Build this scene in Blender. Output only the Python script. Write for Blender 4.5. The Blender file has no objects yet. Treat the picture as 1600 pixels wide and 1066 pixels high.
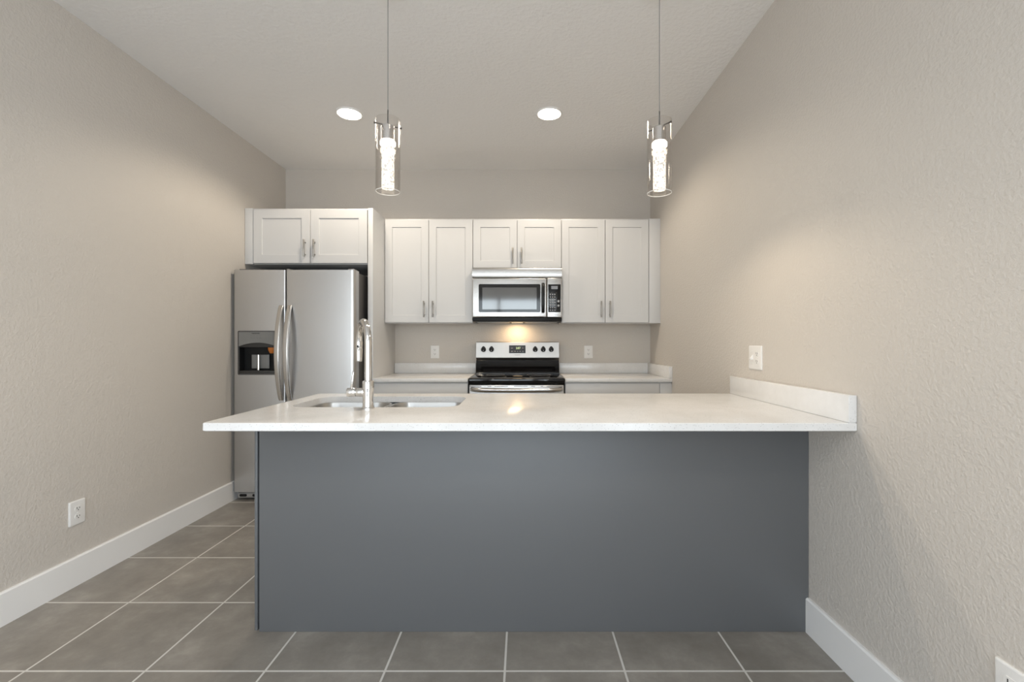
import bpy, bmesh, math
from mathutils import Vector, Matrix

SC = bpy.context.scene
COL = SC.collection
PI = math.pi

# ------------------------------------------------------------------ camera, world, light, exposure
cam_d = bpy.data.cameras.new('camera')
cam_d.sensor_width = 36.0
cam_d.lens = 16.0
cam_d.shift_x = -17.0 / 1600
cam_d.shift_y = 2.0 / 1600
cam_d.clip_start = 0.02
cam = bpy.data.objects.new('camera', cam_d)
cam.location = (0, 0, 1.2)
cam.rotation_euler = (PI / 2, 0, 0)
COL.objects.link(cam)
SC.camera = cam

world = bpy.data.worlds.new('sky')
SC.world = world
world.use_nodes = True
wn = world.node_tree
sky = wn.nodes.new('ShaderNodeTexSky')
sky.sky_type = 'NISHITA'
sky.sun_disc = False
sky.sun_elevation = math.radians(50)
wn.nodes['Background'].inputs['Strength'].default_value = 0.25
wn.links.new(sky.outputs[0], wn.nodes['Background'].inputs[0])

SC.view_settings.view_transform = 'Standard'
SC.view_settings.look = 'None'
SC.view_settings.gamma = 1.0
SC.view_settings.exposure = 0.20
SC.cycles.max_bounces = 14
SC.cycles.diffuse_bounces = 7
SC.cycles.glossy_bounces = 5
SC.cycles.transparent_max_bounces = 16
SC.cycles.caustics_reflective = False
SC.cycles.caustics_refractive = False

L_DAY = 98.0        # daylight through the wide window behind the camera (W)
L_LEFT = 76.0        # fill through an added, unseen left window behind the camera (W)
L_RIGHT = 150.0      # fill through an added, unseen right window behind the camera (W)
L_DOWN = 27.0        # beam of a kitchen ceiling downlight (W)
L_REAR = 14.0        # fill from an added, unseen ceiling light behind the camera (W)
L_PEND = 1.35        # radiance of a pendant's glowing column
L_BEAM = 8.0        # light a pendant throws down through its open glass (W)
L_HOOD = 1.4         # cooktop lamp under the microwave (W)


def area_light(name, loc, rot, sx, sy, power, color):
    d = bpy.data.lights.new(name, 'AREA')
    d.shape = 'RECTANGLE'
    d.size, d.size_y = sx, sy
    d.energy = power
    d.color = color
    o = bpy.data.objects.new(name, d)
    o.location = loc
    o.rotation_euler = rot
    COL.objects.link(o)
    return o


# daylight stands just outside the window opening and shines in (+Y)
area_light('window_daylight', (-0.5, -4.22, 1.25), (PI / 2, 0, 0), 2.9, 2.2, L_DAY, (0.84, 0.92, 1.0))
area_light('added_left_fill', (-2.36, -2.0, 1.25), (0, -PI / 2, 0), 2.1, 2.3, L_LEFT, (0.84, 0.92, 1.0))  # added fill lamp outside the made-up left window, raises ambient light
area_light('added_right_fill', (1.335, -2.0, 1.25), (0, PI / 2, 0), 2.1, 2.3, L_RIGHT, (0.84, 0.92, 1.0))  # added fill lamp outside the made-up right window, lights the left wall

# ------------------------------------------------------------------ materials
MATS = {}


def mat(name, color=(0.8, 0.8, 0.8), rough=0.5, metal=0.0, ior=1.5, emit=None, emit_s=0.0, coat=0.0):
    m = bpy.data.materials.new(name)
    m.use_nodes = True
    b = m.node_tree.nodes['Principled BSDF']
    b.inputs['Base Color'].default_value = (*color, 1)
    b.inputs['Roughness'].default_value = rough
    b.inputs['Metallic'].default_value = metal
    b.inputs['IOR'].default_value = ior
    b.inputs['Coat Weight'].default_value = coat
    if emit:
        b.inputs['Emission Color'].default_value = (*emit, 1)
        b.inputs['Emission Strength'].default_value = emit_s
    MATS[name] = m
    return m


def N(m, t, **kw):
    n = m.node_tree.nodes.new(t)
    for k, v in kw.items():
        setattr(n, k, v)
    return n


def LK(m, a, b):
    m.node_tree.links.new(a, b)


def coords(m, scale=(1, 1, 1), loc=(0, 0, 0)):
    g = N(m, 'ShaderNodeNewGeometry')
    mp = N(m, 'ShaderNodeMapping')
    mp.inputs['Scale'].default_value = scale
    mp.inputs['Location'].default_value = loc
    LK(m, g.outputs['Position'], mp.inputs['Vector'])
    return mp.outputs['Vector']


def noise(m, vec, scale, detail=2.0, rough=0.5):
    n = N(m, 'ShaderNodeTexNoise')
    n.inputs['Scale'].default_value = scale
    n.inputs['Detail'].default_value = detail
    n.inputs['Roughness'].default_value = rough
    LK(m, vec, n.inputs['Vector'])
    return n


def bump(m, height, strength, dist):
    b = N(m, 'ShaderNodeBump')
    b.inputs['Strength'].default_value = strength
    b.inputs['Distance'].default_value = dist
    LK(m, height, b.inputs['Height'])
    LK(m, b.outputs['Normal'], m.node_tree.nodes['Principled BSDF'].inputs['Normal'])
    return b


def ramp(m, fac, stops):
    r = N(m, 'ShaderNodeValToRGB')
    el = r.color_ramp.elements
    while len(el) < len(stops):
        el.new(0.5)
    for e, (p, c) in zip(el, stops):
        e.position = p
        e.color = (*c, 1)
    LK(m, fac, r.inputs['Fac'])
    return r


def textured_paint(name, color, rough, scale, strength, dist):
    m = mat(name, color, rough)
    v = coords(m)
    n = noise(m, v, scale, 3.0, 0.55)
    r = ramp(m, n.outputs['Fac'], [(0.38, (0, 0, 0)), (0.66, (1, 1, 1))])
    bump(m, r.outputs['Color'], strength, dist)
    return m


WALL = textured_paint('greige_wall_paint', (0.61, 0.567, 0.515), 0.55, 88, 0.26, 0.004)
CEIL = textured_paint('ceiling_paint', (0.87, 0.862, 0.85), 0.7, 46, 0.3, 0.004)
TRIM = mat('white_trim_paint', (0.86, 0.85, 0.835), 0.35)
CAB = mat('white_cabinet_paint', (0.625, 0.62, 0.612), 0.38)
PLATE = mat('white_plastic', (0.80, 0.785, 0.76), 0.35)
DARKHOLE = mat('dark_slot', (0.03, 0.03, 0.03), 0.6)
GRAYP = mat('slate_gray_paint', (0.125, 0.128, 0.131), 0.42)
GROOVE = mat('dark_joint', (0.012, 0.013, 0.015), 0.7)
NICKEL = mat('satin_nickel', (0.36, 0.345, 0.32), 0.33, 1.0)
CHROME = mat('chrome', (0.72, 0.71, 0.695), 0.07, 1.0)
BLACKGLASS = mat('black_glass', (0.005, 0.005, 0.006), 0.06, 0.0, 1.45)
WINGLASS = mat('microwave_window_glass', (0.05, 0.05, 0.05), 0.06, 0.0, 1.95)
BLACKP = mat('black_plastic', (0.008, 0.008, 0.008), 0.4, 0.0, 1.35)
VISOR = mat('charcoal_plastic', (0.03, 0.028, 0.026), 0.4)
DKMETAL = mat('dark_gray_metal', (0.10, 0.095, 0.09), 0.45, 0.3)
GRAYPL = mat('gray_plastic', (0.20, 0.195, 0.185), 0.4)
SILVERPL = mat('silver_plastic', (0.42, 0.41, 0.40), 0.35, 0.6)
KEYGRAY = mat('key_print_gray', (0.35, 0.35, 0.36), 0.5)
LCD = mat('gray_display', (0.22, 0.23, 0.25), 0.3)
AMBER = mat('amber_reflection_paint', (0.50, 0.16, 0.03), 0.2)  # warm reflected light in the dispenser, put into the chute's base colour
INK = mat('dark_print', (0.03, 0.028, 0.025), 0.5)
INKL = mat('gray_print', (0.14, 0.135, 0.13), 0.5)
GREENLED = mat('green_led_digit', (0.3, 0.4, 0.2), 0.4, 0, 1.5, (0.72, 0.85, 0.45), 0.9)
CORD = mat('gray_cord', (0.22, 0.22, 0.215), 0.5)


def brushed(name, color, rough, axis_scale, bstr=0.08):
    m = mat(name, color, rough, 1.0)
    v = coords(m, axis_scale)
    n = noise(m, v, 1.0, 2.0)
    mr = N(m, 'ShaderNodeMapRange')
    mr.inputs['To Min'].default_value = rough - 0.05
    mr.inputs['To Max'].default_value = rough + 0.06
    LK(m, n.outputs['Fac'], mr.inputs['Value'])
    LK(m, mr.outputs['Result'], m.node_tree.nodes['Principled BSDF'].inputs['Roughness'])
    bump(m, n.outputs['Fac'], bstr, 0.001)
    return m


STEEL = brushed('brushed_steel_vertical', (0.56, 0.555, 0.55), 0.33, (900, 900, 12))
STEELH = brushed('brushed_steel_horizontal', (0.54, 0.53, 0.515), 0.28, (12, 12, 900))
HANDST = mat('satin_steel_handle', (0.60, 0.585, 0.565), 0.24, 1.0)
PANST = brushed('brushed_steel_panel', (0.50, 0.485, 0.465), 0.42, (12, 12, 900))
SINKST = brushed('sink_steel', (0.47, 0.455, 0.43), 0.3, (300, 300, 300), 0.03)


def make_quartz():
    m = mat('speckled_white_quartz', (0.74, 0.73, 0.72), 0.16)
    b = m.node_tree.nodes['Principled BSDF']
    v = coords(m)
    vo = N(m, 'ShaderNodeTexVoronoi')
    vo.inputs['Scale'].default_value = 210
    LK(m, v, vo.inputs['Vector'])
    lt = N(m, 'ShaderNodeMath', operation='LESS_THAN')
    lt.inputs[1].default_value = 0.24
    LK(m, vo.outputs['Distance'], lt.inputs[0])
    sep = N(m, 'ShaderNodeSeparateColor')
    LK(m, vo.outputs['Color'], sep.inputs['Color'])
    gt = N(m, 'ShaderNodeMath', operation='GREATER_THAN')
    gt.inputs[1].default_value = 0.68
    LK(m, sep.outputs[0], gt.inputs[0])
    mu = N(m, 'ShaderNodeMath', operation='MULTIPLY')
    LK(m, lt.outputs[0], mu.inputs[0])
    LK(m, gt.outputs[0], mu.inputs[1])
    tone = ramp(m, sep.outputs[1], [(0.0, (0.30, 0.29, 0.28)), (0.6, (0.50, 0.49, 0.48)), (1.0, (0.60, 0.57, 0.53))])
    n = noise(m, v, 5.0, 6.0, 0.65)
    base = ramp(m, n.outputs['Fac'], [(0.35, (0.73, 0.72, 0.705)), (0.65, (0.80, 0.792, 0.782))])
    mx = N(m, 'ShaderNodeMix', data_type='RGBA')
    LK(m, mu.outputs[0], mx.inputs['Factor'])
    LK(m, base.outputs['Color'], mx.inputs['A'])
    LK(m, tone.outputs['Color'], mx.inputs['B'])
    LK(m, mx.outputs['Result'], b.inputs['Base Color'])
    return m


QUARTZ = make_quartz()


def make_tile():
    m = mat('gray_floor_tile', (0.2, 0.19, 0.175), 0.4)
    b = m.node_tree.nodes['Principled BSDF']
    v = coords(m, (1, 1, 1), (0.066 + 0.4375 * 20, -1.66 + 0.4375 * 20, 0))
    br = N(m, 'ShaderNodeTexBrick', offset=0.0, squash=1.0)
    br.inputs['Scale'].default_value = 1.0
    br.inputs['Brick Width'].default_value = 0.4375
    br.inputs['Row Height'].default_value = 0.4375
    br.inputs['Mortar Size'].default_value = 0.0042
    br.inputs['Mortar Smooth'].default_value = 0.1
    br.inputs['Bias'].default_value = 0.0
    br.inputs['Color1'].default_value = (0.92, 0.92, 0.92, 1)
    br.inputs['Color2'].default_value = (1.06, 1.06, 1.06, 1)
    br.inputs['Mortar'].default_value = (1, 1, 1, 1)
    LK(m, v, br.inputs['Vector'])
    n = noise(m, v, 4.2, 10.0, 0.68)
    base = ramp(m, n.outputs['Fac'], [(0.34, (0.225, 0.204, 0.178)), (0.52, (0.285, 0.261, 0.229)), (0.70, (0.385, 0.355, 0.315))])
    mul = N(m, 'ShaderNodeMix', data_type='RGBA', blend_type='MULTIPLY')
    mul.inputs['Factor'].default_value = 1.0
    LK(m, base.outputs['Color'], mul.inputs['A'])
    LK(m, br.outputs['Color'], mul.inputs['B'])
    mx = N(m, 'ShaderNodeMix', data_type='RGBA')
    mx.inputs['B'].default_value = (0.70, 0.675, 0.63, 1)
    LK(m, br.outputs['Fac'], mx.inputs['Factor'])
    LK(m, mul.outputs['Result'], mx.inputs['A'])
    LK(m, mx.outputs['Result'], b.inputs['Base Color'])
    inv = N(m, 'ShaderNodeMath', operation='SUBTRACT')
    inv.inputs[0].default_value = 1.0
    LK(m, br.outputs['Fac'], inv.inputs[1])
    bump(m, inv.outputs[0], 0.5, 0.002)
    return m


TILE = make_tile()


def thin_glass(name, base_reflect, edge, tint=(1, 1, 1)):
    """clear thin glass: see-through with a view-angle dependent mirror sheen"""
    m = bpy.data.materials.new(name)
    m.use_nodes = True
    nt = m.node_tree
    nt.nodes.remove(nt.nodes['Principled BSDF'])
    out = nt.nodes['Material Output']
    tr = N(m, 'ShaderNodeBsdfTransparent')
    tr.inputs['Color'].default_value = (*tint, 1)
    gl = N(m, 'ShaderNodeBsdfGlossy')
    gl.inputs['Roughness'].default_value = 0.02
    lw = N(m, 'ShaderNodeLayerWeight')
    lw.inputs['Blend'].default_value = 0.25
    mr = N(m, 'ShaderNodeMapRange')
    mr.inputs['To Min'].default_value = base_reflect
    mr.inputs['To Max'].default_value = edge
    LK(m, lw.outputs['Facing'], mr.inputs['Value'])
    mix = N(m, 'ShaderNodeMixShader')
    LK(m, mr.outputs['Result'], mix.inputs['Fac'])
    LK(m, tr.outputs[0], mix.inputs[1])
    LK(m, gl.outputs[0], mix.inputs[2])
    LK(m, mix.outputs[0], out.inputs['Surface'])
    return m


SHADEGLASS = thin_glass('clear_shade_glass', 0.04, 0.5, (0.97, 0.96, 0.95))
PANE = thin_glass('window_pane_glass', 0.05, 0.6)

LENS = mat('downlight_lens', (0.9, 0.9, 0.88), 0.5, 0, 1.5, (1.0, 0.90, 0.76), 10.0)


def make_bubble():
    m = mat('glowing_bubble_glass', (0.9, 0.9, 0.88), 0.15)
    b = m.node_tree.nodes['Principled BSDF']
    v = coords(m)
    n = noise(m, v, 110, 1.5)
    r = ramp(m, n.outputs['Fac'], [(0.42, (0.10, 0.10, 0.10)), (0.52, (1, 1, 1))])
    mu = N(m, 'ShaderNodeMath', operation='MULTIPLY')
    mu.inputs[1].default_value = L_PEND
    LK(m, r.outputs['Color'], mu.inputs[0])
    b.inputs['Emission Color'].default_value = (1.0, 0.88, 0.70, 1)
    LK(m, mu.outputs[0], b.inputs['Emission Strength'])
    return m


BUBBLE = make_bubble()
RIM_GLINT = mat('white_rim_glint', (0.9, 0.88, 0.84), 0.4)  # white colour stands in for light caught at the glass edge
BULB = mat('pendant_lamp_glow', (1, 1, 1), 0.3, 0, 1.5, (1.0, 0.88, 0.70), L_PEND * 6)

# ------------------------------------------------------------------ mesh helpers


def new():
    return bmesh.new()


def merge(dst, src):
    me = bpy.data.meshes.new('tmp')
    src.to_mesh(me)
    src.free()
    dst.from_mesh(me)
    bpy.data.meshes.remove(me)


def box(bm, x0, x1, y0, y1, z0, z1, bev=0.0, seg=2):
    b = new()
    bmesh.ops.create_cube(b, size=1.0)
    for v in b.verts:
        v.co = Vector((x0 + (v.co.x + .5) * (x1 - x0), y0 + (v.co.y + .5) * (y1 - y0), z0 + (v.co.z + .5) * (z1 - z0)))
    if bev > 0:
        bmesh.ops.bevel(b, geom=b.edges[:], offset=bev, segments=seg, profile=0.5, affect='EDGES')
    merge(bm, b)
    return bm


def bx(*a, **k):
    return box(new(), *a, **k)


def cyl(bm, p0, p1, r0, r1=None, seg=24, bev=0.0):
    r1 = r0 if r1 is None else r1
    p0, p1 = Vector(p0), Vector(p1)
    d = p1 - p0
    b = new()
    bmesh.ops.create_cone(b, cap_ends=True, segments=seg, radius1=r0, radius2=r1, depth=d.length)
    if bev > 0:
        ed = [e for e in b.edges if abs(e.verts[0].co.z - e.verts[1].co.z) < 1e-6]
        bmesh.ops.bevel(b, geom=ed, offset=bev, segments=2, profile=0.5, affect='EDGES')
    q = Vector((0, 0, 1)).rotation_difference(d.normalized())
    M = Matrix.Translation((p0 + p1) / 2) @ q.to_matrix().to_4x4()
    b.transform(M)
    merge(bm, b)
    return bm


def lathe(bm, prof, cx, cy, seg=40, close=False):
    """prof: list of (r, z)"""
    rings = []
    for r, z in prof:
        rings.append([bm.verts.new((cx + r * math.cos(2 * PI * k / seg), cy + r * math.sin(2 * PI * k / seg), z)) for k in range(seg)])
    pairs = list(zip(rings, rings[1:]))
    if close:
        pairs.append((rings[-1], rings[0]))
    for a, b in pairs:
        for k in range(seg):
            bm.faces.new((a[k], a[(k + 1) % seg], b[(k + 1) % seg], b[k]))
    if not close:
        for ring in (rings[0], rings[-1]):
            try:
                bm.faces.new(ring)
            except ValueError:
                pass
    bmesh.ops.recalc_face_normals(bm, faces=bm.faces[:])
    return bm


def prism(bm, pts, axis, a0, a1, bev=0.0):
    """extrude a polygon. axis 'x': pts are (y,z); 'y': (x,z); 'z': (x,y)"""
    def mk(p, a):
        return {'x': (a, p[0], p[1]), 'y': (p[0], a, p[1]), 'z': (p[0], p[1], a)}[axis]
    b = new()
    A = [b.verts.new(mk(p, a0)) for p in pts]
    B = [b.verts.new(mk(p, a1)) for p in pts]
    n = len(pts)
    b.faces.new(A)
    b.faces.new(B[::-1])
    for k in range(n):
        b.faces.new((A[k], B[k], B[(k + 1) % n], A[(k + 1) % n]))
    bmesh.ops.recalc_face_normals(b, faces=b.faces[:])
    if bev:
        bmesh.ops.bevel(b, geom=b.edges[:], offset=bev, segments=2, profile=0.5, affect='EDGES')
    merge(bm, b)
    return bm


def sweep(bm, path, sect, up=None, caps=True):
    """sweep closed section [(a,b)] along path; frame by parallel transport, 'up' fixes the first side axis"""
    P = [Vector(p) for p in path]
    n = len(P)
    T = [(P[min(i + 1, n - 1)] - P[max(i - 1, 0)]).normalized() for i in range(n)]
    s = Vector(up) if up else T[0].orthogonal()
    rings = []
    for i in range(n):
        s = (s - T[i] * s.dot(T[i])).normalized()
        t = T[i].cross(s)
        sc = sect(i / (n - 1)) if callable(sect) else sect
        rings.append([bm.verts.new(P[i] + s * a + t * b) for a, b in sc])
    m = len(rings[0])
    for A, B in zip(rings, rings[1:]):
        for k in range(m):
            bm.faces.new((A[k], A[(k + 1) % m], B[(k + 1) % m], B[k]))
    if caps:
        bm.faces.new(rings[0][::-1])
        bm.faces.new(rings[-1])
    bmesh.ops.recalc_face_normals(bm, faces=bm.faces[:])
    return bm


def circ(r, seg=20):
    return [(r * math.cos(2 * PI * k / seg), r * math.sin(2 * PI * k / seg)) for k in range(seg)]


def rrect(x0, x1, y0, y1, r, seg=8):
    pts = []
    for cx, cy, a0 in ((x1 - r, y1 - r, 0), (x0 + r, y1 - r, 90), (x0 + r, y0 + r, 180), (x1 - r, y0 + r, 270)):
        for k in range(seg + 1):
            a = math.radians(a0 + 90 * k / seg)
            pts.append((cx + r * math.cos(a), cy + r * math.sin(a)))
    return pts


def loft(bm, loops, cap_last=True, cap_first=False):
    R = [[bm.verts.new(p) for p in lp] for lp in loops]
    m = len(R[0])
    for A, B in zip(R, R[1:]):
        for k in range(m):
            bm.faces.new((A[k], A[(k + 1) % m], B[(k + 1) % m], B[k]))
    if cap_last:
        bm.faces.new(R[-1])
    if cap_first:
        bm.faces.new(R[0][::-1])
    bmesh.ops.recalc_face_normals(bm, faces=bm.faces[:])
    return bm


def boolean(bma, bmb):
    """difference a - b as a bmesh"""
    obs = []
    for b in (bma, bmb):
        bmesh.ops.recalc_face_normals(b, faces=b.faces[:])
        me = bpy.data.meshes.new('tmp')
        b.to_mesh(me)
        b.free()
        o = bpy.data.objects.new('tmp', me)
        COL.objects.link(o)
        obs.append(o)
    md = obs[0].modifiers.new('cut', 'BOOLEAN')
    md.operation = 'DIFFERENCE'
    md.solver = 'EXACT'
    md.object = obs[1]
    bpy.context.view_layer.update()
    ev = obs[0].evaluated_get(bpy.context.evaluated_depsgraph_get())
    me = bpy.data.meshes.new_from_object(ev)
    out = new()
    out.from_mesh(me)
    for o in obs:
        d = o.data
        bpy.data.objects.remove(o)
        bpy.data.meshes.remove(d)
    bpy.data.meshes.remove(me)
    return out


def text_bm(s, size, x, y, z, depth=0.0006, sx=1.0):
    """lettering facing -Y, centred on (x, z)"""
    cu = bpy.data.curves.new('tmp', 'FONT')
    cu.body = s
    cu.size = size
    cu.align_x = 'CENTER'
    cu.align_y = 'CENTER'
    cu.extrude = depth
    o = bpy.data.objects.new('tmp', cu)
    COL.objects.link(o)
    bpy.context.view_layer.update()
    me = bpy.data.meshes.new_from_object(o.evaluated_get(bpy.context.evaluated_depsgraph_get()))
    b = new()
    b.from_mesh(me)
    bpy.data.objects.remove(o)
    bpy.data.curves.remove(cu)
    bpy.data.meshes.remove(me)
    b.transform(Matrix.Translation((x, y, z)) @ Matrix.Rotation(PI / 2, 4, 'X') @ Matrix.Diagonal((sx, 1, 1, 1)))
    return b


def tag(o, label=None, cat=None, group=None, kind=None):
    if label:
        o['label'] = label
    if cat:
        o['category'] = cat
    if group:
        o['group'] = group
    if kind:
        o['kind'] = kind
    return o


def thing(name, loc, label, cat, group=None, rz=0.0):
    o = bpy.data.objects.new(name, None)
    o.empty_display_size = 0.1
    o.location = loc
    o.rotation_euler = (0, 0, rz)
    COL.objects.link(o)
    return tag(o, label, cat, group)


def rootof(o):
    while o.parent:
        o = o.parent
    return o


def part(name, bm, material, parent=None, local=False, smooth=35, label=None):
    me = bpy.data.meshes.new(name)
    if parent is not None and not local:
        r = rootof(parent)
        bm.transform((Matrix.Translation(r.location) @ Matrix.Rotation(r.rotation_euler.z, 4, 'Z')).inverted())
    bm.to_mesh(me)
    bm.free()
    me.materials.append(material)
    if smooth:
        me.shade_smooth()
        me.set_sharp_from_angle(angle=math.radians(smooth))
    o = bpy.data.objects.new(name, me)
    COL.objects.link(o)
    if parent is not None:
        o.parent = parent
    if label:
        o['label'] = label
    return o


def struct(name, bm, material, parent=None):
    o = part(name, bm, material, parent, smooth=30)
    if parent is None:
        o['kind'] = 'structure'
    return o


# ------------------------------------------------------------------ the room
XL, XR, YB, YF, ZC = -2.21, 1.185, 4.24, -4.0, 2.81
T = 0.12
struct('floor', bx(XL - T, XR + T, YF - T, YB + T, -0.1, 0), TILE)
struct('ground', bx(-14, 14, -16, 8, -0.30, -0.12), mat('patio_concrete', (0.45, 0.44, 0.42), 0.8))
struct('ceiling', bx(XL - T, XR + T, YF - T, YB + T, ZC, ZC + 0.1), CEIL)
SIDE_Y0, SIDE_Y1 = -3.2, -0.8


def side_wall(name, wname, x, sg):
    xa, xb = sorted((x, x + sg * T))
    b = new()
    box(b, xa, xb, YF - T, SIDE_Y0, 0, ZC)
    box(b, xa, xb, SIDE_Y1, YB + T, 0, ZC)
    box(b, xa, xb, SIDE_Y0, SIDE_Y1, 0, 0.15)
    box(b, xa, xb, SIDE_Y0, SIDE_Y1, 2.35, ZC)
    struct(name, b, WALL)
    fa, fb = sorted((x + sg * 0.03, x + sg * 0.09))
    b = new()
    for y0 in (SIDE_Y0, -2.03, SIDE_Y1 - 0.06):
        box(b, fa, fb, y0, y0 + 0.06, 0.15, 2.35, 0.004)
    for z0 in (0.15, 2.29):
        box(b, fa, fb, SIDE_Y0, SIDE_Y1, z0, z0 + 0.06, 0.004)
    w = struct(wname, b, TRIM)
    pa, pb = sorted((x + sg * 0.056, x + sg * 0.062))
    struct('window_pane', bx(pa, pb, SIDE_Y0 + 0.03, SIDE_Y1 - 0.03, 0.18, 2.32), PANE, w)


side_wall('wall_left', 'added_window_left', XL, -1)  # its unseen window is added to brighten the right wall and floor
side_wall('wall_right', 'added_window_right', XR, 1)  # its unseen window is added to brighten the left wall
struct('wall_back', bx(XL, XR, YB, YB + T, 0, ZC), WALL)
WX0, WX1, WZ0, WZ1 = -1.95, 0.95, 0.15, 2.35
b = new()
box(b, XL, WX0, YF - T, YF, 0, ZC)
box(b, WX1, XR, YF - T, YF, 0, ZC)
box(b, WX0, WX1, YF - T, YF, WZ1, ZC)
box(b, WX0, WX1, YF - T, YF, 0, WZ0)
struct('wall_front', b, WALL)
b = new()
for x0, x1 in ((WX0, WX0 + 0.06), (-0.66, -0.58), (WX1 - 0.06, WX1)):
    box(b, x0, x1, YF - 0.09, YF - 0.03, WZ0, WZ1, 0.004)
for z0, z1 in ((WZ0, WZ0 + 0.06), (WZ1 - 0.06, WZ1)):
    box(b, WX0, WX1, YF - 0.09, YF - 0.03, z0, z1, 0.004)
win = struct('window_1', b, TRIM)
struct('window_pane', bx(WX0 + 0.03, WX1 - 0.03, YF - 0.062, YF - 0.056, WZ0 + 0.03, WZ1 - 0.03), PANE, win)


def baseboard(name, x_wall, sgn, y0, y1, mitre=False):
    t, h = 0.015, 0.143
    pts = [(0, 0), (t, 0), (t, h - 0.006), (t - 0.006, h), (0, h)]
    b = prism(new(), [(x_wall + sgn * p[0], p[1]) for p in pts], 'y', y0, y1)
    return struct(name, b, TRIM)


baseboard('baseboard_left', XL, 1, YF, YB)
baseboard('baseboard_right', XR, -1, YF, 1.884)

# ------------------------------------------------------------------ outlets and switches


def receptacle(root, u, v):
    b = new()
    prof = []
    for k in range(25):
        a = 2 * PI * k / 24
        prof.append((u + max(-0.0172, min(0.0172, 0.0172 * 1.0 * math.cos(a))), v + max(-0.0125, min(0.0125, 0.0172 * math.sin(a)))))
    prism(b, prof[:-1], 'y', -0.0085, -0.004)
    bmesh.ops.remove_doubles(b, verts=b.verts[:], dist=1e-5)
    r = part('receptacle', b, PLATE, root, local=True)
    s = new()
    box(s, u - 0.0078, u - 0.0052, -0.0089, -0.007, v - 0.001, v + 0.0075)
    box(s, u + 0.0052, u + 0.0078, -0.0089, -0.007, v - 0.001, v + 0.006)
    cyl(s, (u, -0.0089, v - 0.0065), (u, -0.007, v - 0.0065), 0.0026, seg=12)
    part('contact_opening', s, DARKHOLE, r, local=True)


def outlet(loc, rz, label, w=0.083, h=0.12, combo=False):
    root = thing('switch_and_outlet_plate' if combo else 'wall_outlet', loc, label, 'switch plate' if combo else 'outlet',
                 None if combo else 'duplex wall outlets', rz)
    b = loft(new(), [[(p[0], y, p[1]) for p in rrect(-w / 2 + i, w / 2 - i, -h / 2 + i, h / 2 - i, 0.005, 4)]
                     for y, i in ((0.0, 0), (-0.0035, 0), (-0.0062, 0.003), (-0.0068, 0.006))], True, True)
    part('cover_plate', b, PLATE, root, local=True)
    uo = 0.023 if combo else 0.0
    for v in (0.0195, -0.0195):
        receptacle(root, uo, v)
    part('screw', cyl(new(), (uo, -0.0084, 0), (uo, -0.006, 0), 0.0034, seg=14), PLATE, root, local=True)
    if combo:
        b = bx(-0.029, -0.017, -0.008, -0.006, -0.0135, 0.0135, 0.0008)
        part('switch_bezel', b, PLATE, root, local=True)
        b = prism(new(), [(-0.0065, 0.011), (-0.009, 0.011), (-0.021, -0.008), (-0.018, -0.012), (-0.0065, -0.011)], 'x', -0.028, -0.018, 0.0008)
        part('toggle', b, PLATE, root, local=True)
        for v in (0.031, -0.031):
            part('screw', cyl(new(), (-0.023, -0.0084, v), (-0.023, -0.006, v), 0.0034, seg=14), PLATE, root, local=True)
    return root


outlet((-0.819, YB, 1.11), 0, 'white duplex outlet on the back wall left of the range')
outlet((0.610, YB, 1.11), 0, 'white duplex outlet on the back wall right of the range')
outlet((XL, 2.254, 0.358), PI / 2, 'white duplex outlet low on the left wall above the baseboard')
outlet((XR, 1.098, 0.356), -PI / 2, 'white duplex outlet low on the right wall, cut off by the photo corner')
outlet((XR, 2.314, 1.122), -PI / 2, 'white plate with toggle switch and outlet on the right wall above the peninsula', w=0.126, h=0.122, combo=True)

# ------------------------------------------------------------------ cabinets


def bar_handle(parent, x, z, y, length=0.138, vertical=True):
    """bar pull standing off a door front at depth y"""
    b = new()
    h = length / 2
    if vertical:
        cyl(b, (x, y - 0.030, z - h), (x, y - 0.030, z + h), 0.006, seg=16, bev=0.0015)
        for dz in (-0.048, 0.048):
            cyl(b, (x, y, z + dz), (x, y - 0.030, z + dz), 0.0045, seg=12)
    else:
        cyl(b, (x - h, y - 0.030, z), (x + h, y - 0.030, z), 0.006, seg=16, bev=0.0015)
        for dx in (-0.048, 0.048):
            cyl(b, (x + dx, y, z), (x + dx, y - 0.030, z), 0.0045, seg=12)
    part('handle', b, NICKEL, parent, label='satin nickel bar handle')


def shaker(name, root, x0, x1, z0, z1, y, th=0.019, stile=0.062, rec=0.008):
    """recessed-panel front; its face at depth y"""
    b = new()
    box(b, x0, x1, y + rec + 0.001, y + th, z0, z1)
    e = 0.0015

    def lp(i, yy):
        return [(x0 + i, yy, z0 + i), (x1 - i, yy, z0 + i), (x1 - i, yy, z1 - i), (x0 + i, yy, z1 - i)]
    loft(b, [lp(0, y + th), lp(0, y + e), lp(e, y), lp(stile - 0.001, y), lp(stile + 0.0005, y + 0.0015), lp(stile + 0.001, y + rec)], True, False)
    return part(name, b, CAB, root, smooth=20)


UY = 3.915     # face of the wall-cabinet doors
UZ0, UZ1 = 1.365, 2.266


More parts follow.
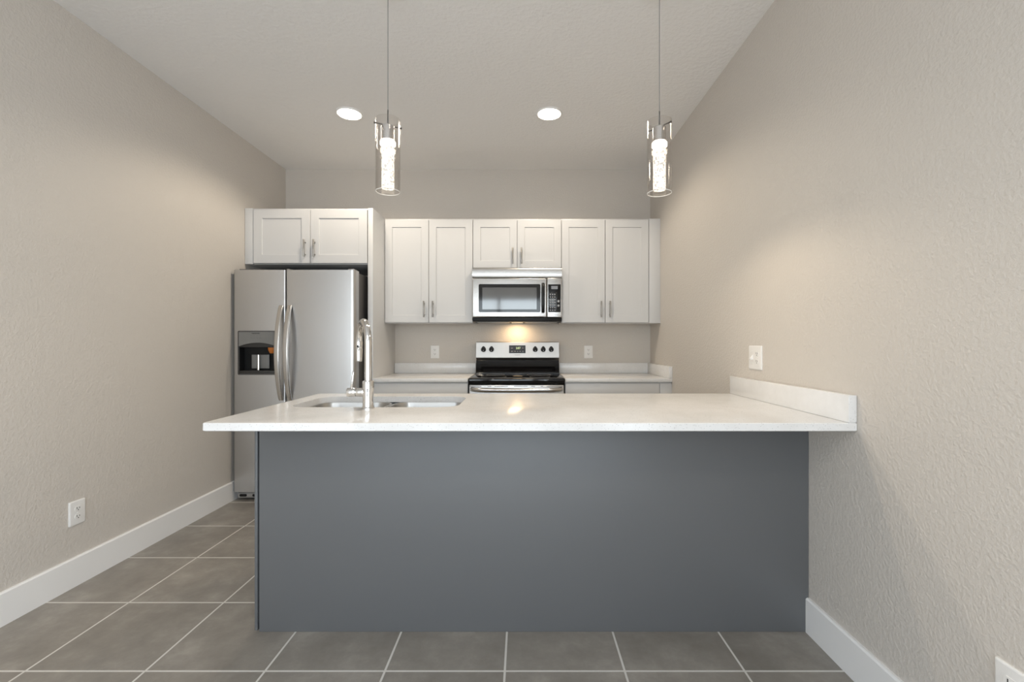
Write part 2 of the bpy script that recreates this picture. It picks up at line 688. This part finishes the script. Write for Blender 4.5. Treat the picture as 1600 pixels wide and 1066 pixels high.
def wall_cabinet(x0, x1, z0, z1, label, yf=UY, yb=YB, filler=None, hz=None, doors=None, name='wall_cabinet', stile=0.062):
    root = thing(name, ((x0 + x1) / 2, (yf + yb) / 2, z0), label, 'kitchen cabinet', 'white wall cabinets')
    xe = x1
    part('carcass', bx(x0, xe, yf + 0.0195, yb, z0, z1, 0.001), CAB, root)
    g = 0.0018
    a0, a1 = doors or (x0, x1)
    xm = (a0 + a1) / 2
    dz0, dz1 = z0 + 0.006, z1 - 0.013
    for side, (d0, d1) in (('l', (a0 + g, xm - g)), ('r', (xm + g, a1 - g))):
        d = shaker('door', root, d0, d1, dz0, dz1, yf, stile=stile)
        hx = d1 - 0.036 if side == 'l' else d0 + 0.036
        bar_handle(d, hx, hz, yf)
    if filler:
        part('filler_strip', bx(filler[0], filler[1], yf + 0.005, yf + 0.0193, z0, z1, 0.001), CAB, root)
    return root


wall_cabinet(-1.189, -0.431, UZ0, UZ1, 'tall white two-door wall cabinet left of the microwave', hz=1.484)
wall_cabinet(-0.430, 0.331, 1.834, UZ1, 'short white two-door wall cabinet directly above the microwave', hz=1.940)
wall_cabinet(0.332, 1.184, UZ0, UZ1, 'tall white two-door wall cabinet right of the microwave with end filler', hz=1.484,
             doors=(0.332, 1.084), filler=(1.087, 1.184))
wall_cabinet(-2.208, -1.2315, 1.822, 2.266, 'wide white two-door cabinet over the refrigerator', yf=3.61, yb=YB, hz=1.943,
             doors=(-2.140, -1.2335), filler=(-2.208, -2.143), stile=0.068)
p_end = part('end_panel', bx(-1.2305, -1.1905, 3.612, YB, 0, 2.266, 0.0015), CAB)
tag(p_end, 'tall white end panel between the refrigerator and the back counter', 'cabinet panel')


def base_cabinet(x0, x1, label, filler=None):
    root = thing('base_cabinet', ((x0 + x1) / 2, 3.93, 0), label, 'kitchen cabinet', 'white base cabinets under the back counter')
    yf = 3.609
    b = new()
    box(b, x0, x1, yf + 0.0195, YB - 0.001, 0.10, 0.8835)
    part('carcass', b, CAB, root)
    part('toe_kick', bx(x0, x1, yf + 0.085, yf + 0.10, 0, 0.10), CAB, root)
    a1 = filler[0] - 0.002 if filler else x1
    g = 0.002
    dr = part('drawer', bx(x0 + g, a1 - g, yf, yf + 0.019, 0.715, 0.872, 0.0015), CAB, root)
    bar_handle(dr, (x0 + a1) / 2, 0.79, yf, vertical=False)
    xm = (x0 + a1) / 2
    for d0, d1, hx in ((x0 + g, xm - g, xm - 0.038), (xm + g, a1 - g, xm + 0.038)):
        d = shaker('door', root, d0, d1, 0.112, 0.708, yf)
        bar_handle(d, hx, 0.60, yf)
    if filler:
        part('filler_strip', bx(filler[0], filler[1], yf + 0.004, yf + 0.0193, 0.10, 0.872, 0.001), CAB, root)


base_cabinet(-1.189, -0.436, 'white base cabinet under the back counter left of the range')
base_cabinet(0.336, 1.184, 'white base cabinet under the back counter right of the range', filler=(1.088, 1.184))

# back countertops
root = thing('back_countertop', (-0.812, 3.92, 0.884), 'white speckled quartz counter between end panel and range', 'countertop', 'white quartz counters')
part('slab', bx(-1.189, -0.436, 3.600, YB, 0.884, 0.914, 0.003), QUARTZ, root)
part('backsplash', bx(-1.189, -0.436, YB - 0.022, YB, 0.9142, 1.008, 0.002), QUARTZ, root)
root = thing('back_countertop', (0.760, 3.92, 0.884), 'white speckled quartz counter between the range and the right wall', 'countertop', 'white quartz counters')
part('slab', bx(0.336, 1.184, 3.600, YB, 0.884, 0.914, 0.003), QUARTZ, root)
part('backsplash', bx(0.336, 1.184, YB - 0.022, YB, 0.9142, 1.008, 0.002), QUARTZ, root)
part('side_splash', bx(1.156, 1.184, 3.600, YB - 0.0222, 0.9142, 1.008, 0.002), QUARTZ, root)

# ------------------------------------------------------------------ peninsula
root = thing('peninsula_cabinet', (0.03, 2.2, 0), 'long slate gray peninsula base below the white quartz overhang', 'kitchen peninsula')
part('back_panel', bx(-1.0925, XR - 0.001, 1.885, 1.903, 0, 0.8835, 0.0015), GRAYP, root)
part('end_panel', bx(-1.117, -1.1045, 1.894, 2.50, 0, 0.8835, 0.0015), GRAYP, root)
part('joint_strip', bx(-1.1045, -1.0925, 1.904, 1.92, 0, 0.8835), GROOVE, root)
b = new()
box(b, -1.104, -1.08, 1.921, 2.48, 0.10, 0.8835)
box(b, -0.22, -0.20, 1.904, 2.48, 0.10, 0.8835)
box(b, 1.165, 1.184, 1.904, 2.48, 0.10, 0.8835)
box(b, -1.08, 1.165, 1.904, 2.48, 0.10, 0.118)
box(b, -0.20, 1.165, 2.462, 2.48, 0.118, 0.8835)
box(b, -1.08, -0.22, 2.462, 2.48, 0.118, 0.66)
part('carcass', b, CAB, root)
part('toe_kick', bx(-1.098, 1.184, 2.40, 2.415, 0, 0.10), CAB, root)
for i in range(4):
    w = (1.184 + 1.098) / 4
    d0 = -1.098 + i * w
    d = shaker('door', root, d0 + 0.002, d0 + w - 0.002, 0.112, 0.872, 2.4805)
    d.data.transform(Matrix.Translation((0, 2 * (2.4805 + 0.0095 - root.location.y), 0)) @ Matrix.Diagonal((1, -1, 1, 1)))
    d.data.flip_normals()

SX0, SX1, SY0, SY1 = -1.045, -0.290, 2.004, 2.400
root = thing('peninsula_countertop', (0.02, 2.08, 0.884), 'large white speckled quartz counter of the peninsula with sink cutout', 'countertop', 'white quartz counters')
CX0, CX1, CY0, CY1 = -1.140, XR - 0.001, 1.612, 2.540
outline = []
for cx, cy, a0, r in ((CX1 - 0.002, CY1 - 0.002, 0, 0.002), (CX0 + 0.012, CY1 - 0.012, 90, 0.012), (CX0 + 0.012, CY0 + 0.012, 180, 0.012), (CX1 - 0.002, CY0 + 0.002, 270, 0.002)):
    for k in range(7):
        a = math.radians(a0 + 15 * k)
        outline.append((cx + r * math.cos(a), cy + r * math.sin(a)))


def inset_outline(i):
    mx, my = (CX0 + CX1) / 2, (CY0 + CY1) / 2
    fx = 1 - 2 * i / (CX1 - CX0)
    fy = 1 - 2 * i / (CY1 - CY0)
    return [(mx + (x - mx) * fx, my + (y - my) * fy) for x, y in outline]


slab = loft(new(), [[(x, y, z) for x, y in inset_outline(i)] for z, i in ((0.884, 0.003), (0.8868, 0.0), (0.9112, 0.0), (0.914, 0.003))], True, True)
hole = prism(new(), rrect(SX0, SX1, SY0, SY1, 0.085, 10), 'z', 0.86, 0.95)
part('slab', boolean(slab, hole), QUARTZ, root)
part('side_splash', bx(XR - 0.031, XR - 0.001, 1.612, 2.540, 0.9142, 1.012, 0.003), QUARTZ, root)

# sink
root = thing('kitchen_sink', ((SX0 + SX1) / 2, 2.2, 0.68), 'stainless steel double bowl sink set under the peninsula counter', 'sink')


def bowl(x0, x1):
    y0, y1 = SY0 - 0.004, SY1 + 0.004
    loops = []
    for z, i, r in ((0.8832, -0.010, 0.09), (0.8832, 0.0, 0.085), (0.872, 0.003, 0.082), (0.72, 0.012, 0.075), (0.700, 0.018, 0.07), (0.690, 0.032, 0.06), (0.687, 0.06, 0.05)):
        loops.append([(px, py, z) for px, py in rrect(x0 + i, x1 - i, y0 + i, y1 - i, r, 8)])
    o = part('bowl', loft(new(), loops, True, False), SINKST, root, smooth=50)
    cx, cy = (x0 + x1) / 2, (y0 + y1) / 2
    part('drain', lathe(new(), [(0.044, 0.6875), (0.042, 0.690), (0.033, 0.690), (0.028, 0.6885), (0.002, 0.6885)], cx, cy, 32), CHROME, o)


bowl(SX0 - 0.003, -0.681)
bowl(-0.657, SX1 + 0.003)
part('divider', bx(-0.6815, -0.6565, SY0 + 0.05, SY1 - 0.05, 0.80, 0.874, 0.006), SINKST, root)

# faucet
FX, FY = -0.669, 1.968
root = thing('kitchen_faucet', (FX, FY, 0.9145), 'tall chrome pull-down kitchen faucet at the front edge of the sink', 'faucet')
part('base', lathe(new(), [(0.0270, 0.9145), (0.0270, 0.918), (0.0245, 0.921), (0.0235, 0.925), (0.0225, 0.95), (0.0235, 0.985), (0.0245, 1.0), (0.0245, 1.028), (0.0225, 1.033), (0.0165, 1.035)], FX, FY, 36), CHROME, root)
HX, HY = -0.768, 2.133
dv = Vector((HX - FX, HY - FY, 0))
R = dv.length / 2
dv.normalize()
path = [(FX, FY, 1.03 + (1.195 - 1.03) * k / 6) for k in range(6)]
for k in range(21):
    a = PI * k / 20 * 0.97
    c = Vector((FX, FY, 1.195)) + dv * R
    p = c - dv * R * math.cos(a) + Vector((0, 0, R * math.sin(a)))
    path.append(tuple(p))
part('spout', sweep(new(), path, circ(0.0158, 24)), CHROME, root, smooth=60)
e = Vector(path[-1])
prof = [(0.0158, e.z + 0.004), (0.0172, e.z - 0.002), (0.0165, e.z - 0.03), (0.0155, e.z - 0.033), (0.0165, e.z - 0.036), (0.0150, e.z - 0.085), (0.0145, e.z - 0.092), (0.011, e.z - 0.094)]
hd = part('spray_head', lathe(new(), prof, e.x, e.y, 32), CHROME, root)
part('spray_button', bx(e.x - 0.004, e.x + 0.004, e.y - 0.0178, e.y - 0.014, e.z - 0.028, e.z - 0.018, 0.001), BLACKP, hd)
b = new()
cyl(b, (FX - 0.012, FY, 0.984), (FX - 0.048, FY, 0.984), 0.0185, seg=32, bev=0.001)
cyl(b, (FX - 0.047, FY, 0.984), (FX - 0.0515, FY, 0.984), 0.0150, seg=32)
cyl(b, (FX - 0.051, FY, 0.984), (FX - 0.090, FY, 0.984), 0.0190, seg=32, bev=0.003)
hb = part('valve', b, CHROME, root)
b = cyl(new(), (FX - 0.072, FY, 1.0), (FX - 0.064, FY, 1.072), 0.0055, 0.0048, seg=16, bev=0.001)
part('lever', b, CHROME, hb)

# ------------------------------------------------------------------ refrigerator
FX0, FXM, FX1, FYF = -2.185, -1.790, -1.265, 3.43
root = thing('refrigerator', ((FX0 + FX1) / 2, 3.8, 0), 'stainless steel side-by-side refrigerator with door dispenser in the left corner', 'refrigerator')
part('body', bx(FX0 + 0.005, FX1 - 0.005, 3.520, 4.20, 0.02, 1.735, 0.004), DKMETAL, root)


def fridge_door(x0, x1, rl, rr):
    z0, z1 = 0.068, 1.747
    yb = 3.512
    pts = []
    n = 10
    W = x1 - x0
    bow = 0.006
    # front edge from left to right, with rounded corners and a slight crown
    def front(x):
        t = (x - x0) / W
        return FYF + bow * (2 * t - 1) ** 2
    for k in range(n + 1):
        a = PI + PI / 2 * k / n
        pts.append((x0 + rl + rl * math.cos(a), front(x0 + rl) + rl + rl * math.sin(a)))
    for k in range(1, 12):
        x = x0 + rl + (W - rl - rr) * k / 12
        pts.append((x, front(x)))
    for k in range(n + 1):
        a = 1.5 * PI + PI / 2 * k / n
        pts.append((x1 - rr + rr * math.cos(a), front(x1 - rr) + rr + rr * math.sin(a)))
    pts += [(x1, yb), (x0, yb)]
    return prism(new(), pts, 'z', z0, z1)


DX0, DX1 = -2.147, -1.846
DZ0, DZ1 = 0.954, 1.287
ld = fridge_door(FX0, FXM - 0.003, 0.014, 0.010)
ld = boolean(ld, bx(DX0 + 0.008, DX1 - 0.008, FYF - 0.05, FYF + 0.066, DZ0 + 0.008, DZ1 - 0.008))
fd = part('freezer_door', ld, STEEL, root, label='narrow left door with the ice and water dispenser')
rd = part('refrigerator_door', fridge_door(FXM + 0.003, FX1, 0.010, 0.034), STEEL, root, label='wide right door')
part('door_cap', bx(FX1 - 0.060, FX1 - 0.012, 3.445, 3.508, 1.7472, 1.756, 0.004), SILVERPL, rd)
part('gasket', bx(FX0 + 0.012, FX1 - 0.012, 3.5125, 3.5195, 0.075, 1.74), BLACKP, root)

for door, x in ((fd, -1.820), (rd, -1.755)):
    path = []
    for k in range(33):
        t = k / 32
        z = 0.765 + (1.475 - 0.765) * t
        y = FYF - 0.001 - 0.066 * (math.sin(PI * t) ** 0.75)
        path.append((x, y, z))

    def sec(t):
        w = 0.0165 + 0.003 * math.sin(PI * t)
        return [(p[0], p[1]) for p in rrect(-w, w, -0.0085, 0.0085, 0.007, 4)]
    part('handle', sweep(new(), path, sec, up=(1, 0, 0)), HANDST, door, smooth=50, label='bowed steel bar handle')

# dispenser
dy = FYF + 0.002
b = loft(new(), [[(p[0], dy - 0.004, p[1]) for p in rrect(DX0, DX1, DZ0, DZ1, 0.008, 4)], [(p[0], dy - 0.008, p[1]) for p in rrect(DX0 + 0.001, DX1 - 0.001, DZ0 + 0.001, DZ1 - 0.001, 0.008, 4)],
                 [(p[0], dy - 0.008, p[1]) for p in rrect(DX0 + 0.007, DX1 - 0.007, DZ0 + 0.007, DZ1 - 0.007, 0.006, 4)], [(p[0], dy + 0.03, p[1]) for p in rrect(DX0 + 0.007, DX1 - 0.007, DZ0 + 0.007, DZ1 - 0.007, 0.006, 4)]], False)
ds = part('dispenser_frame', b, DKMETAL, fd)
b = new()
ix0, ix1, iz0, iz1 = DX0 + 0.0085, DX1 - 0.0085, DZ0 + 0.0085, DZ1 - 0.0085
yk = FYF + 0.0655
box(b, ix0, ix1, yk - 0.003, yk, iz0, iz1)
box(b, ix0, ix0 + 0.003, dy, yk - 0.003, iz0, iz1)
box(b, ix1 - 0.003, ix1, dy, yk - 0.003, iz0, iz1)
box(b, ix0 + 0.003, ix1 - 0.003, dy, yk - 0.003, iz1 - 0.003, iz1)
part('dispenser_recess', b, BLACKP, fd)
# control fascia with arched lower edge, dark visor under it
cx = (DX0 + DX1) / 2
arch = []
for k in range(17):
    t = -1 + 2 * k / 16
    arch.append((cx + t * (ix1 - ix0) / 2, 1.197 - 0.028 * t * t))
fascia = arch + [(ix1, iz1), (ix0, iz1)]
cf = part('dispenser_fascia', prism(new(), fascia, 'y', dy - 0.007, dy + 0.02), GRAYPL, fd)
visor = arch[::-1] + [(ix0, 1.163), (ix1, 1.163)]
part('dispenser_visor', prism(new(), visor, 'y', dy + 0.002, dy + 0.03), VISOR, fd)
part('drip_tray', bx(ix0, ix1, dy - 0.006, yk - 0.0035, iz0, 0.986, 0.002), VISOR, fd)
part('brand_lettering', text_bm('FRIGIDAIRE', 0.0145, -2.010, dy - 0.0072, 1.2665, sx=0.82), INK, cf)
b = new()
for i, w in enumerate((0.016, 0.012, 0.012, 0.018)):
    x = -2.042 + 0.021 * i
    box(b, x - w / 2, x + w / 2, dy - 0.0076, dy - 0.0068, 1.2475, 1.2495)
    box(b, x - w / 2, x + w / 2, dy - 0.0076, dy - 0.0068, 1.2320, 1.2350)
part('button_print', b, INKL, cf)
part('ice_chute', lathe(new(), [(0.032, 1.160), (0.030, 1.14), (0.020, 1.118), (0.017, 1.116), (0.027, 1.139), (0.029, 1.160)], -1.905, FYF + 0.034, 24, close=True), AMBER, fd, label='ice chute with an amber reflection painted on')
part('water_paddle', bx(-2.072, -2.030, FYF + 0.045, FYF + 0.054, 1.0, 1.105, 0.003), GRAYPL, fd)
part('ice_paddle', bx(-2.018, -1.935, FYF + 0.042, FYF + 0.051, 1.0, 1.105, 0.003), GRAYPL, fd)
part('water_tube', cyl(new(), (-2.010, FYF + 0.031, 0.99), (-2.010, FYF + 0.031, 1.105), 0.011, seg=20), CHROME, fd)
# kick grille
kg = part('kick_grille', bx(FX0 + 0.01, FX1 - 0.01, 3.462, 3.4955, 0.012, 0.056, 0.010, 4), SILVERPL, root)
for k in range(9):
    x = FX0 + 0.03 + k * 0.098
    part('grille_opening', prism(new(), rrect(x, x + 0.055, 0.026, 0.046, 0.009, 5), 'y', 3.460, 3.465), BLACKP, kg)
for x in (FX0 + 0.05, FX1 - 0.05):
    part('foot', cyl(new(), (x, 3.56, 0), (x, 3.56, 0.0205), 0.02), BLACKP, root)
    part('foot', cyl(new(), (x, 4.12, 0), (x, 4.12, 0.0205), 0.02), BLACKP, root)
part('hinge_cover', bx(FXM - 0.03, FXM - 0.005, 3.50, 3.56, 1.7355, 1.766, 0.004), GRAYPL, root)
part('hinge_cover', bx(FX0 + 0.01, FX0 + 0.09, 3.49, 3.58, 1.7475, 1.762, 0.004), DKMETAL, root)

# ------------------------------------------------------------------ microwave
MX0, MX1, MY = -0.4285, 0.3295, 3.84
root = thing('over_range_microwave', (-0.05, 4.03, 1.373), 'stainless steel microwave mounted over the range below the short cabinet', 'microwave')
part('case', bx(MX0, MX1, MY + 0.034, YB, 1.392, 1.832, 0.002), DKMETAL, root)
pr = [(MY + 0.033, 1.746), (MY + 0.004, 1.746), (MY + 0.001, 1.750), (MY, 1.78), (MY + 0.001, 1.812), (MY + 0.004, 1.827), (MY + 0.010, 1.832), (MY + 0.033, 1.832)]
part('vent_strip', prism(new(), pr, 'x', MX0, MX1), STEELH, root, smooth=40)
DX = 0.203
dr = part('door', bx(MX0, DX - 0.0015, MY, MY + 0.033, 1.411, 1.743, 0.009, 4), STEELH, root)
wf = loft(new(), [[(p[0], y, p[1]) for p in rrect(-0.373 + i, 0.148 - i, 1.454 + i, 1.691 - i, 0.012, 5)] for y, i in ((MY + 0.002, 0), (MY - 0.0015, 0), (MY - 0.0025, 0.001))], True, True)
wo = part('window_surround', wf, BLACKGLASS, dr)
part('window_glass', bx(-0.342, 0.116, MY - 0.0032, MY - 0.0022, 1.478, 1.662), WINGLASS, wo)
path = [(0.171, MY - 0.002 - 0.030 * math.sin(PI * k / 20) ** 0.5, 1.452 + 0.245 * k / 20) for k in range(21)]
part('handle', sweep(new(), path, rrect(-0.0125, 0.0125, -0.006, 0.006, 0.005, 4), up=(1, 0, 0)), BLACKP, dr, smooth=50, label='black vertical bar handle')
cp = part('control_panel', bx(DX + 0.0015, MX1, MY, MY + 0.033, 1.411, 1.743, 0.005, 3), STEELH, root)
kp = part('keypad', bx(0.213, 0.319, MY - 0.0018, MY + 0.002, 1.454, 1.689, 0.001), BLACKGLASS, cp)
part('display', bx(0.239, 0.293, MY - 0.0026, MY - 0.0015, 1.648, 1.675), LCD, kp)
b = new()
for i in range(7):
    for j in range(3):
        x, z = 0.232 + 0.0185 * j, 1.604 - 0.0222 * i
        big = i in (2, 3, 4)
        box(b, x - (0.0062 if big else 0.004), x + (0.0062 if big else 0.004), MY - 0.0026, MY - 0.0015, z - (0.005 if big else 0.006), z + (0.005 if big else 0.006))
part('number_keys', b, KEYGRAY, kp)
for x, z in ((0.3, 1.547), (0.3, 1.509)):
    part('button', cyl(new(), (x, MY - 0.0035, z), (x, MY - 0.0015, z), 0.0095, seg=20), KEYGRAY, kp)
b = new()
box(b, MX0 + 0.004, MX1 - 0.004, MY + 0.012, YB - 0.01, 1.377, 1.3918, 0.003)
box(b, MX0, MX1, MY + 0.008, MY + 0.033, 1.385, 1.4085, 0.003)
ub = part('underside', b, BLACKP, root)
part('grease_filter', bx(-0.40, -0.12, 3.95, 4.16, 1.3725, 1.3768, 0.001), SILVERPL, ub)
part('grease_filter', bx(0.02, 0.30, 3.95, 4.16, 1.3725, 1.3768, 0.001), SILVERPL, ub)
part('lamp_lens', bx(-0.10, 0.0, 4.06, 4.15, 1.3745, 1.3768), mat('cooktop_lamp_lens', (0.9, 0.85, 0.75), 0.4, 0, 1.5, (1, 0.72, 0.42), 0.7), ub)
hl = area_light('cooktop_lamp', (-0.05, 4.105, 1.373), (0, 0, 0), 0.09, 0.08, L_HOOD, (1.0, 0.70, 0.40))

# ------------------------------------------------------------------ range
RX0, RX1 = -0.4335, 0.3335
root = thing('electric_range', (-0.05, 3.93, 0), 'stainless steel and black glass electric range below the microwave', 'stove')
part('body', bx(RX0 + 0.002, RX1 - 0.002, 3.645, 4.215, 0.05, 0.8685, 0.003), BLACKP, root)
ct = part('cooktop', bx(RX0, RX1, 3.592, 4.135, 0.869, 0.915, 0.010, 3), BLACKGLASS, root)
for x, y, r in ((-0.24, 3.76, 0.105), (0.14, 3.76, 0.085), (-0.24, 4.01, 0.08), (0.14, 4.01, 0.105)):
    part('burner_ring', lathe(new(), [(r, 0.9151), (r, 0.9155), (r - 0.004, 0.9155), (r - 0.004, 0.9151)], x, y, 48, close=True), GRAYPL, ct)
od = part('oven_door', bx(RX0 + 0.009, RX1 - 0.009, 3.600, 3.6445, 0.215, 0.862, 0.005), STEELH, root)
part('oven_window', bx(-0.33, 0.23, 3.5975, 3.6005, 0.33, 0.68, 0.001), BLACKGLASS, od)
path = [(RX0 + 0.03 + (RX1 - RX0 - 0.06) * k / 28, 3.5985 - 0.052 * min(1.0, math.sin(PI * k / 28) * 3.0) ** 0.6, 0.829 - 0.004 * math.sin(PI * k / 28)) for k in range(29)]
part('handle', sweep(new(), path, circ(0.0175, 20), up=(0, 0, 1)), HANDST, od, smooth=60, label='wide bowed steel oven handle')
for x0, x1 in ((-0.42, -0.325), (-0.28, -0.245), (-0.225, -0.115), (-0.07, 0.04), (0.065, 0.10), (0.14, 0.165), (0.19, 0.32)):
    part('vent_slot', bx(x0, x1 - 0.004, 3.5992, 3.601, 0.849, 0.853), BLACKP, od)
part('storage_drawer', bx(RX0 + 0.009, RX1 - 0.009, 3.604, 3.6445, 0.055, 0.208, 0.005), STEELH, root)
part('toe_panel', bx(RX0 + 0.02, RX1 - 0.02, 3.69, 3.70, 0, 0.05), BLACKP, root)
GX0, GX1 = -0.428, 0.331
pr = [(4.136, 0.90), (4.136, 0.921), (4.146, 0.940), (4.152, 0.945), (4.180, 1.010), (4.186, 1.034), (4.214, 1.034), (4.214, 0.90)]
bg = part('backguard', prism(new(), pr, 'x', GX0, GX1), BLACKGLASS, root)
pr = [(4.155, 1.060), (4.172, 1.198), (4.178, 1.203), (4.224, 1.203), (4.224, 1.0345), (4.186, 1.0345)]
pn = part('control_panel', prism(new(), pr, 'x', GX0, GX1), PANST, root)
tilt = (4.172 - 4.155) / (1.198 - 1.060)


def py(z):
    return 4.155 + (z - 1.060) * tilt


def knob(x, z):
    b = new()
    y = py(z)
    pts = []
    for k in range(28):
        a = 2 * PI * k / 28
        r = 0.0225 + 0.008 * max(0.0, math.sin(a)) ** 8
        pts.append((x + r * math.cos(a), z + r * math.sin(a)))
    prism(b, pts, 'y', y - 0.012, y - 0.0005)
    cyl(b, (x, y - 0.013, z), (x, y - 0.026, z), 0.018, 0.0155, seg=24, bev=0.002)
    box(b, x - 0.0045, x + 0.0045, y - 0.034, y - 0.024, z - 0.017, z + 0.017, 0.002)
    k = part('knob', b, BLACKP, pn)
    part('pointer_mark', bx(x - 0.0025, x + 0.0025, y - 0.0352, y - 0.0338, z - 0.017, z - 0.004), KEYGRAY, k)


for x in (-0.360, -0.287, 0.113, 0.186, 0.259):
    knob(x, 1.134)
dp = part('display', prism(new(), [(py(1.101) - 0.002, 1.101), (py(1.172) - 0.002, 1.172), (py(1.172) + 0.004, 1.172), (py(1.101) + 0.004, 1.101)], 'x', -0.126, 0.024), BLACKGLASS, pn)


def tilted_text(s, size, x, z, sx, material, off=0.0026):
    b = text_bm(s, size, 0, 0, 0, sx=sx)
    b.transform(Matrix.Translation((x, py(z) - off, z)) @ Matrix.Rotation(-math.atan(tilt), 4, 'X'))
    return b


part('clock_digits', tilted_text('2:07', 0.027, -0.043, 1.146, 0.9, GREENLED), GREENLED, dp)
for x, w, z in ((-0.099, 0.018, 1.146), (0.0, 0.010, 1.146), (-0.099, 0.020, 1.117), (-0.072, 0.015, 1.117),
                (-0.048, 0.011, 1.117), (-0.026, 0.010, 1.117), (0.0, 0.010, 1.117)):
    part('touch_key', bx(x - w / 2, x + w / 2, py(z) - 0.0028, py(z) - 0.001, z - 0.003, z + 0.003), KEYGRAY, dp)
part('brand_lettering', tilted_text('FRIGIDAIRE', 0.011, -0.050, 1.084, 0.9, INKL, 0.0012), INKL, pn)

# ------------------------------------------------------------------ pendants


def pendant(x, dz, ang, label):
    y = 2.04
    zt, zb = 2.199 + dz, 1.874 + dz
    root = thing('pendant_light', (x, y, zb), label, 'pendant lamp', 'glass cylinder pendants over the peninsula')
    part('canopy', lathe(new(), [(0.060, ZC), (0.060, ZC - 0.014), (0.054, ZC - 0.02), (0.003, ZC - 0.022)], x, y, 40), CHROME, root)
    part('cord', cyl(new(), (x, y, 2.24 + dz), (x, y, ZC - 0.02), 0.0016, seg=10), CORD, root)
    part('ferrule', cyl(new(), (x, y, 2.165 + dz), (x, y, 2.242 + dz), 0.0036, 0.0026, seg=14), DKMETAL, root)
    R0, R1 = 0.0535, 0.0505
    part('glass_shade', lathe(new(), [(R0, zb + 0.001), (R0, zt - 0.001), (R0 - 0.0015, zt), (R1, zt - 0.001), (R1, zb + 0.001), (R0 - 0.0015, zb)], x, y, 56, close=True), SHADEGLASS, root)
    part('socket', lathe(new(), [(0.004, 2.172 + dz), (0.026, 2.170 + dz), (0.029, 2.166 + dz), (0.029, 2.104 + dz), (0.003, 2.104 + dz)], x, y, 36), CHROME, root)
    c, s = math.cos(ang), math.sin(ang)
    b = cyl(new(), (x - 0.058 * c, y - 0.058 * s, 2.172 + dz), (x + 0.058 * c, y + 0.058 * s, 2.172 + dz), 0.0026, seg=12)
    cyl(b, (x - 0.061 * c, y - 0.061 * s, 2.172 + dz), (x - 0.055 * c, y - 0.055 * s, 2.172 + dz), 0.0046, seg=14)
    cyl(b, (x + 0.055 * c, y + 0.055 * s, 2.172 + dz), (x + 0.061 * c, y + 0.061 * s, 2.172 + dz), 0.0046, seg=14)
    part('support_rod', b, DKMETAL, root)
    part('lamp', lathe(new(), [(0.029, 2.1035 + dz), (0.0335, 2.097 + dz), (0.0335, 2.084 + dz), (0.003, 2.0745 + dz)], x, y, 32), BULB, root)
    part('rim_glint_ring', lathe(new(), [(0.0537, zb - 0.0002), (0.0537, zb + 0.0022), (0.0503, zb + 0.0022), (0.0503, zb - 0.0002)], x, y, 56, close=True), RIM_GLINT, root)  # extra white ring, the bright glint along the shade's lower edge
    d = bpy.data.lights.new('pendant_beam', 'SPOT')
    d.energy = L_BEAM
    d.color = (1.0, 0.84, 0.64)
    d.spot_size = math.radians(158)
    d.spot_blend = 0.45
    d.shadow_soft_size = 0.022
    o = bpy.data.objects.new('pendant_beam', d)
    o.location = (x, y, zb + 0.004)
    COL.objects.link(o)
    part('bubble_glass_column', cyl(new(), (x, y, 1.888 + dz), (x, y, 2.074 + dz), 0.0275, seg=40, bev=0.003), BUBBLE, root)


pendant(-0.605, 0.0, 0.5, 'clear glass cylinder pendant hanging on the left over the sink')
pendant(0.612, -0.006, -0.9, 'clear glass cylinder pendant hanging on the right beside the right wall')

# ------------------------------------------------------------------ ceiling downlights


def downlight(x, y, label, power, color=(1.0, 0.88, 0.72), cone=152):
    root = thing('ceiling_downlight', (x, y, ZC), label, 'ceiling light', 'round recessed ceiling lights')
    part('trim_ring', lathe(new(), [(0.092, ZC), (0.090, ZC - 0.006), (0.083, ZC - 0.009), (0.0795, ZC - 0.007), (0.0795, ZC)], x, y, 48, close=True), TRIM, root)
    part('lens', lathe(new(), [(0.079, ZC - 0.001), (0.079, ZC - 0.007), (0.060, ZC - 0.010), (0.003, ZC - 0.012)], x, y, 48), LENS, root)
    d = bpy.data.lights.new('downlight_beam', 'SPOT')
    d.energy = power
    d.color = color
    d.spot_size = math.radians(cone)
    d.spot_blend = 0.4
    d.shadow_soft_size = 0.078
    o = bpy.data.objects.new('downlight_beam', d)
    o.location = (x, y, ZC - 0.085)
    COL.objects.link(o)


downlight(-1.220, 3.20, 'round lit recessed light in the ceiling above the refrigerator side', L_DOWN)
downlight(0.185, 3.20, 'round lit recessed light in the ceiling above the range, right of centre', L_DOWN)
downlight(-0.90, -0.50, 'added fill light in the unseen ceiling behind the camera on the left', L_REAR, (1.0, 0.95, 0.88), 140)  # unseen lamp added to lift the near floor and walls
downlight(-0.12, -0.50, 'added fill light in the unseen ceiling behind the camera on the right', L_REAR, (1.0, 0.95, 0.88), 140)  # second added fill lamp, out of view like the first
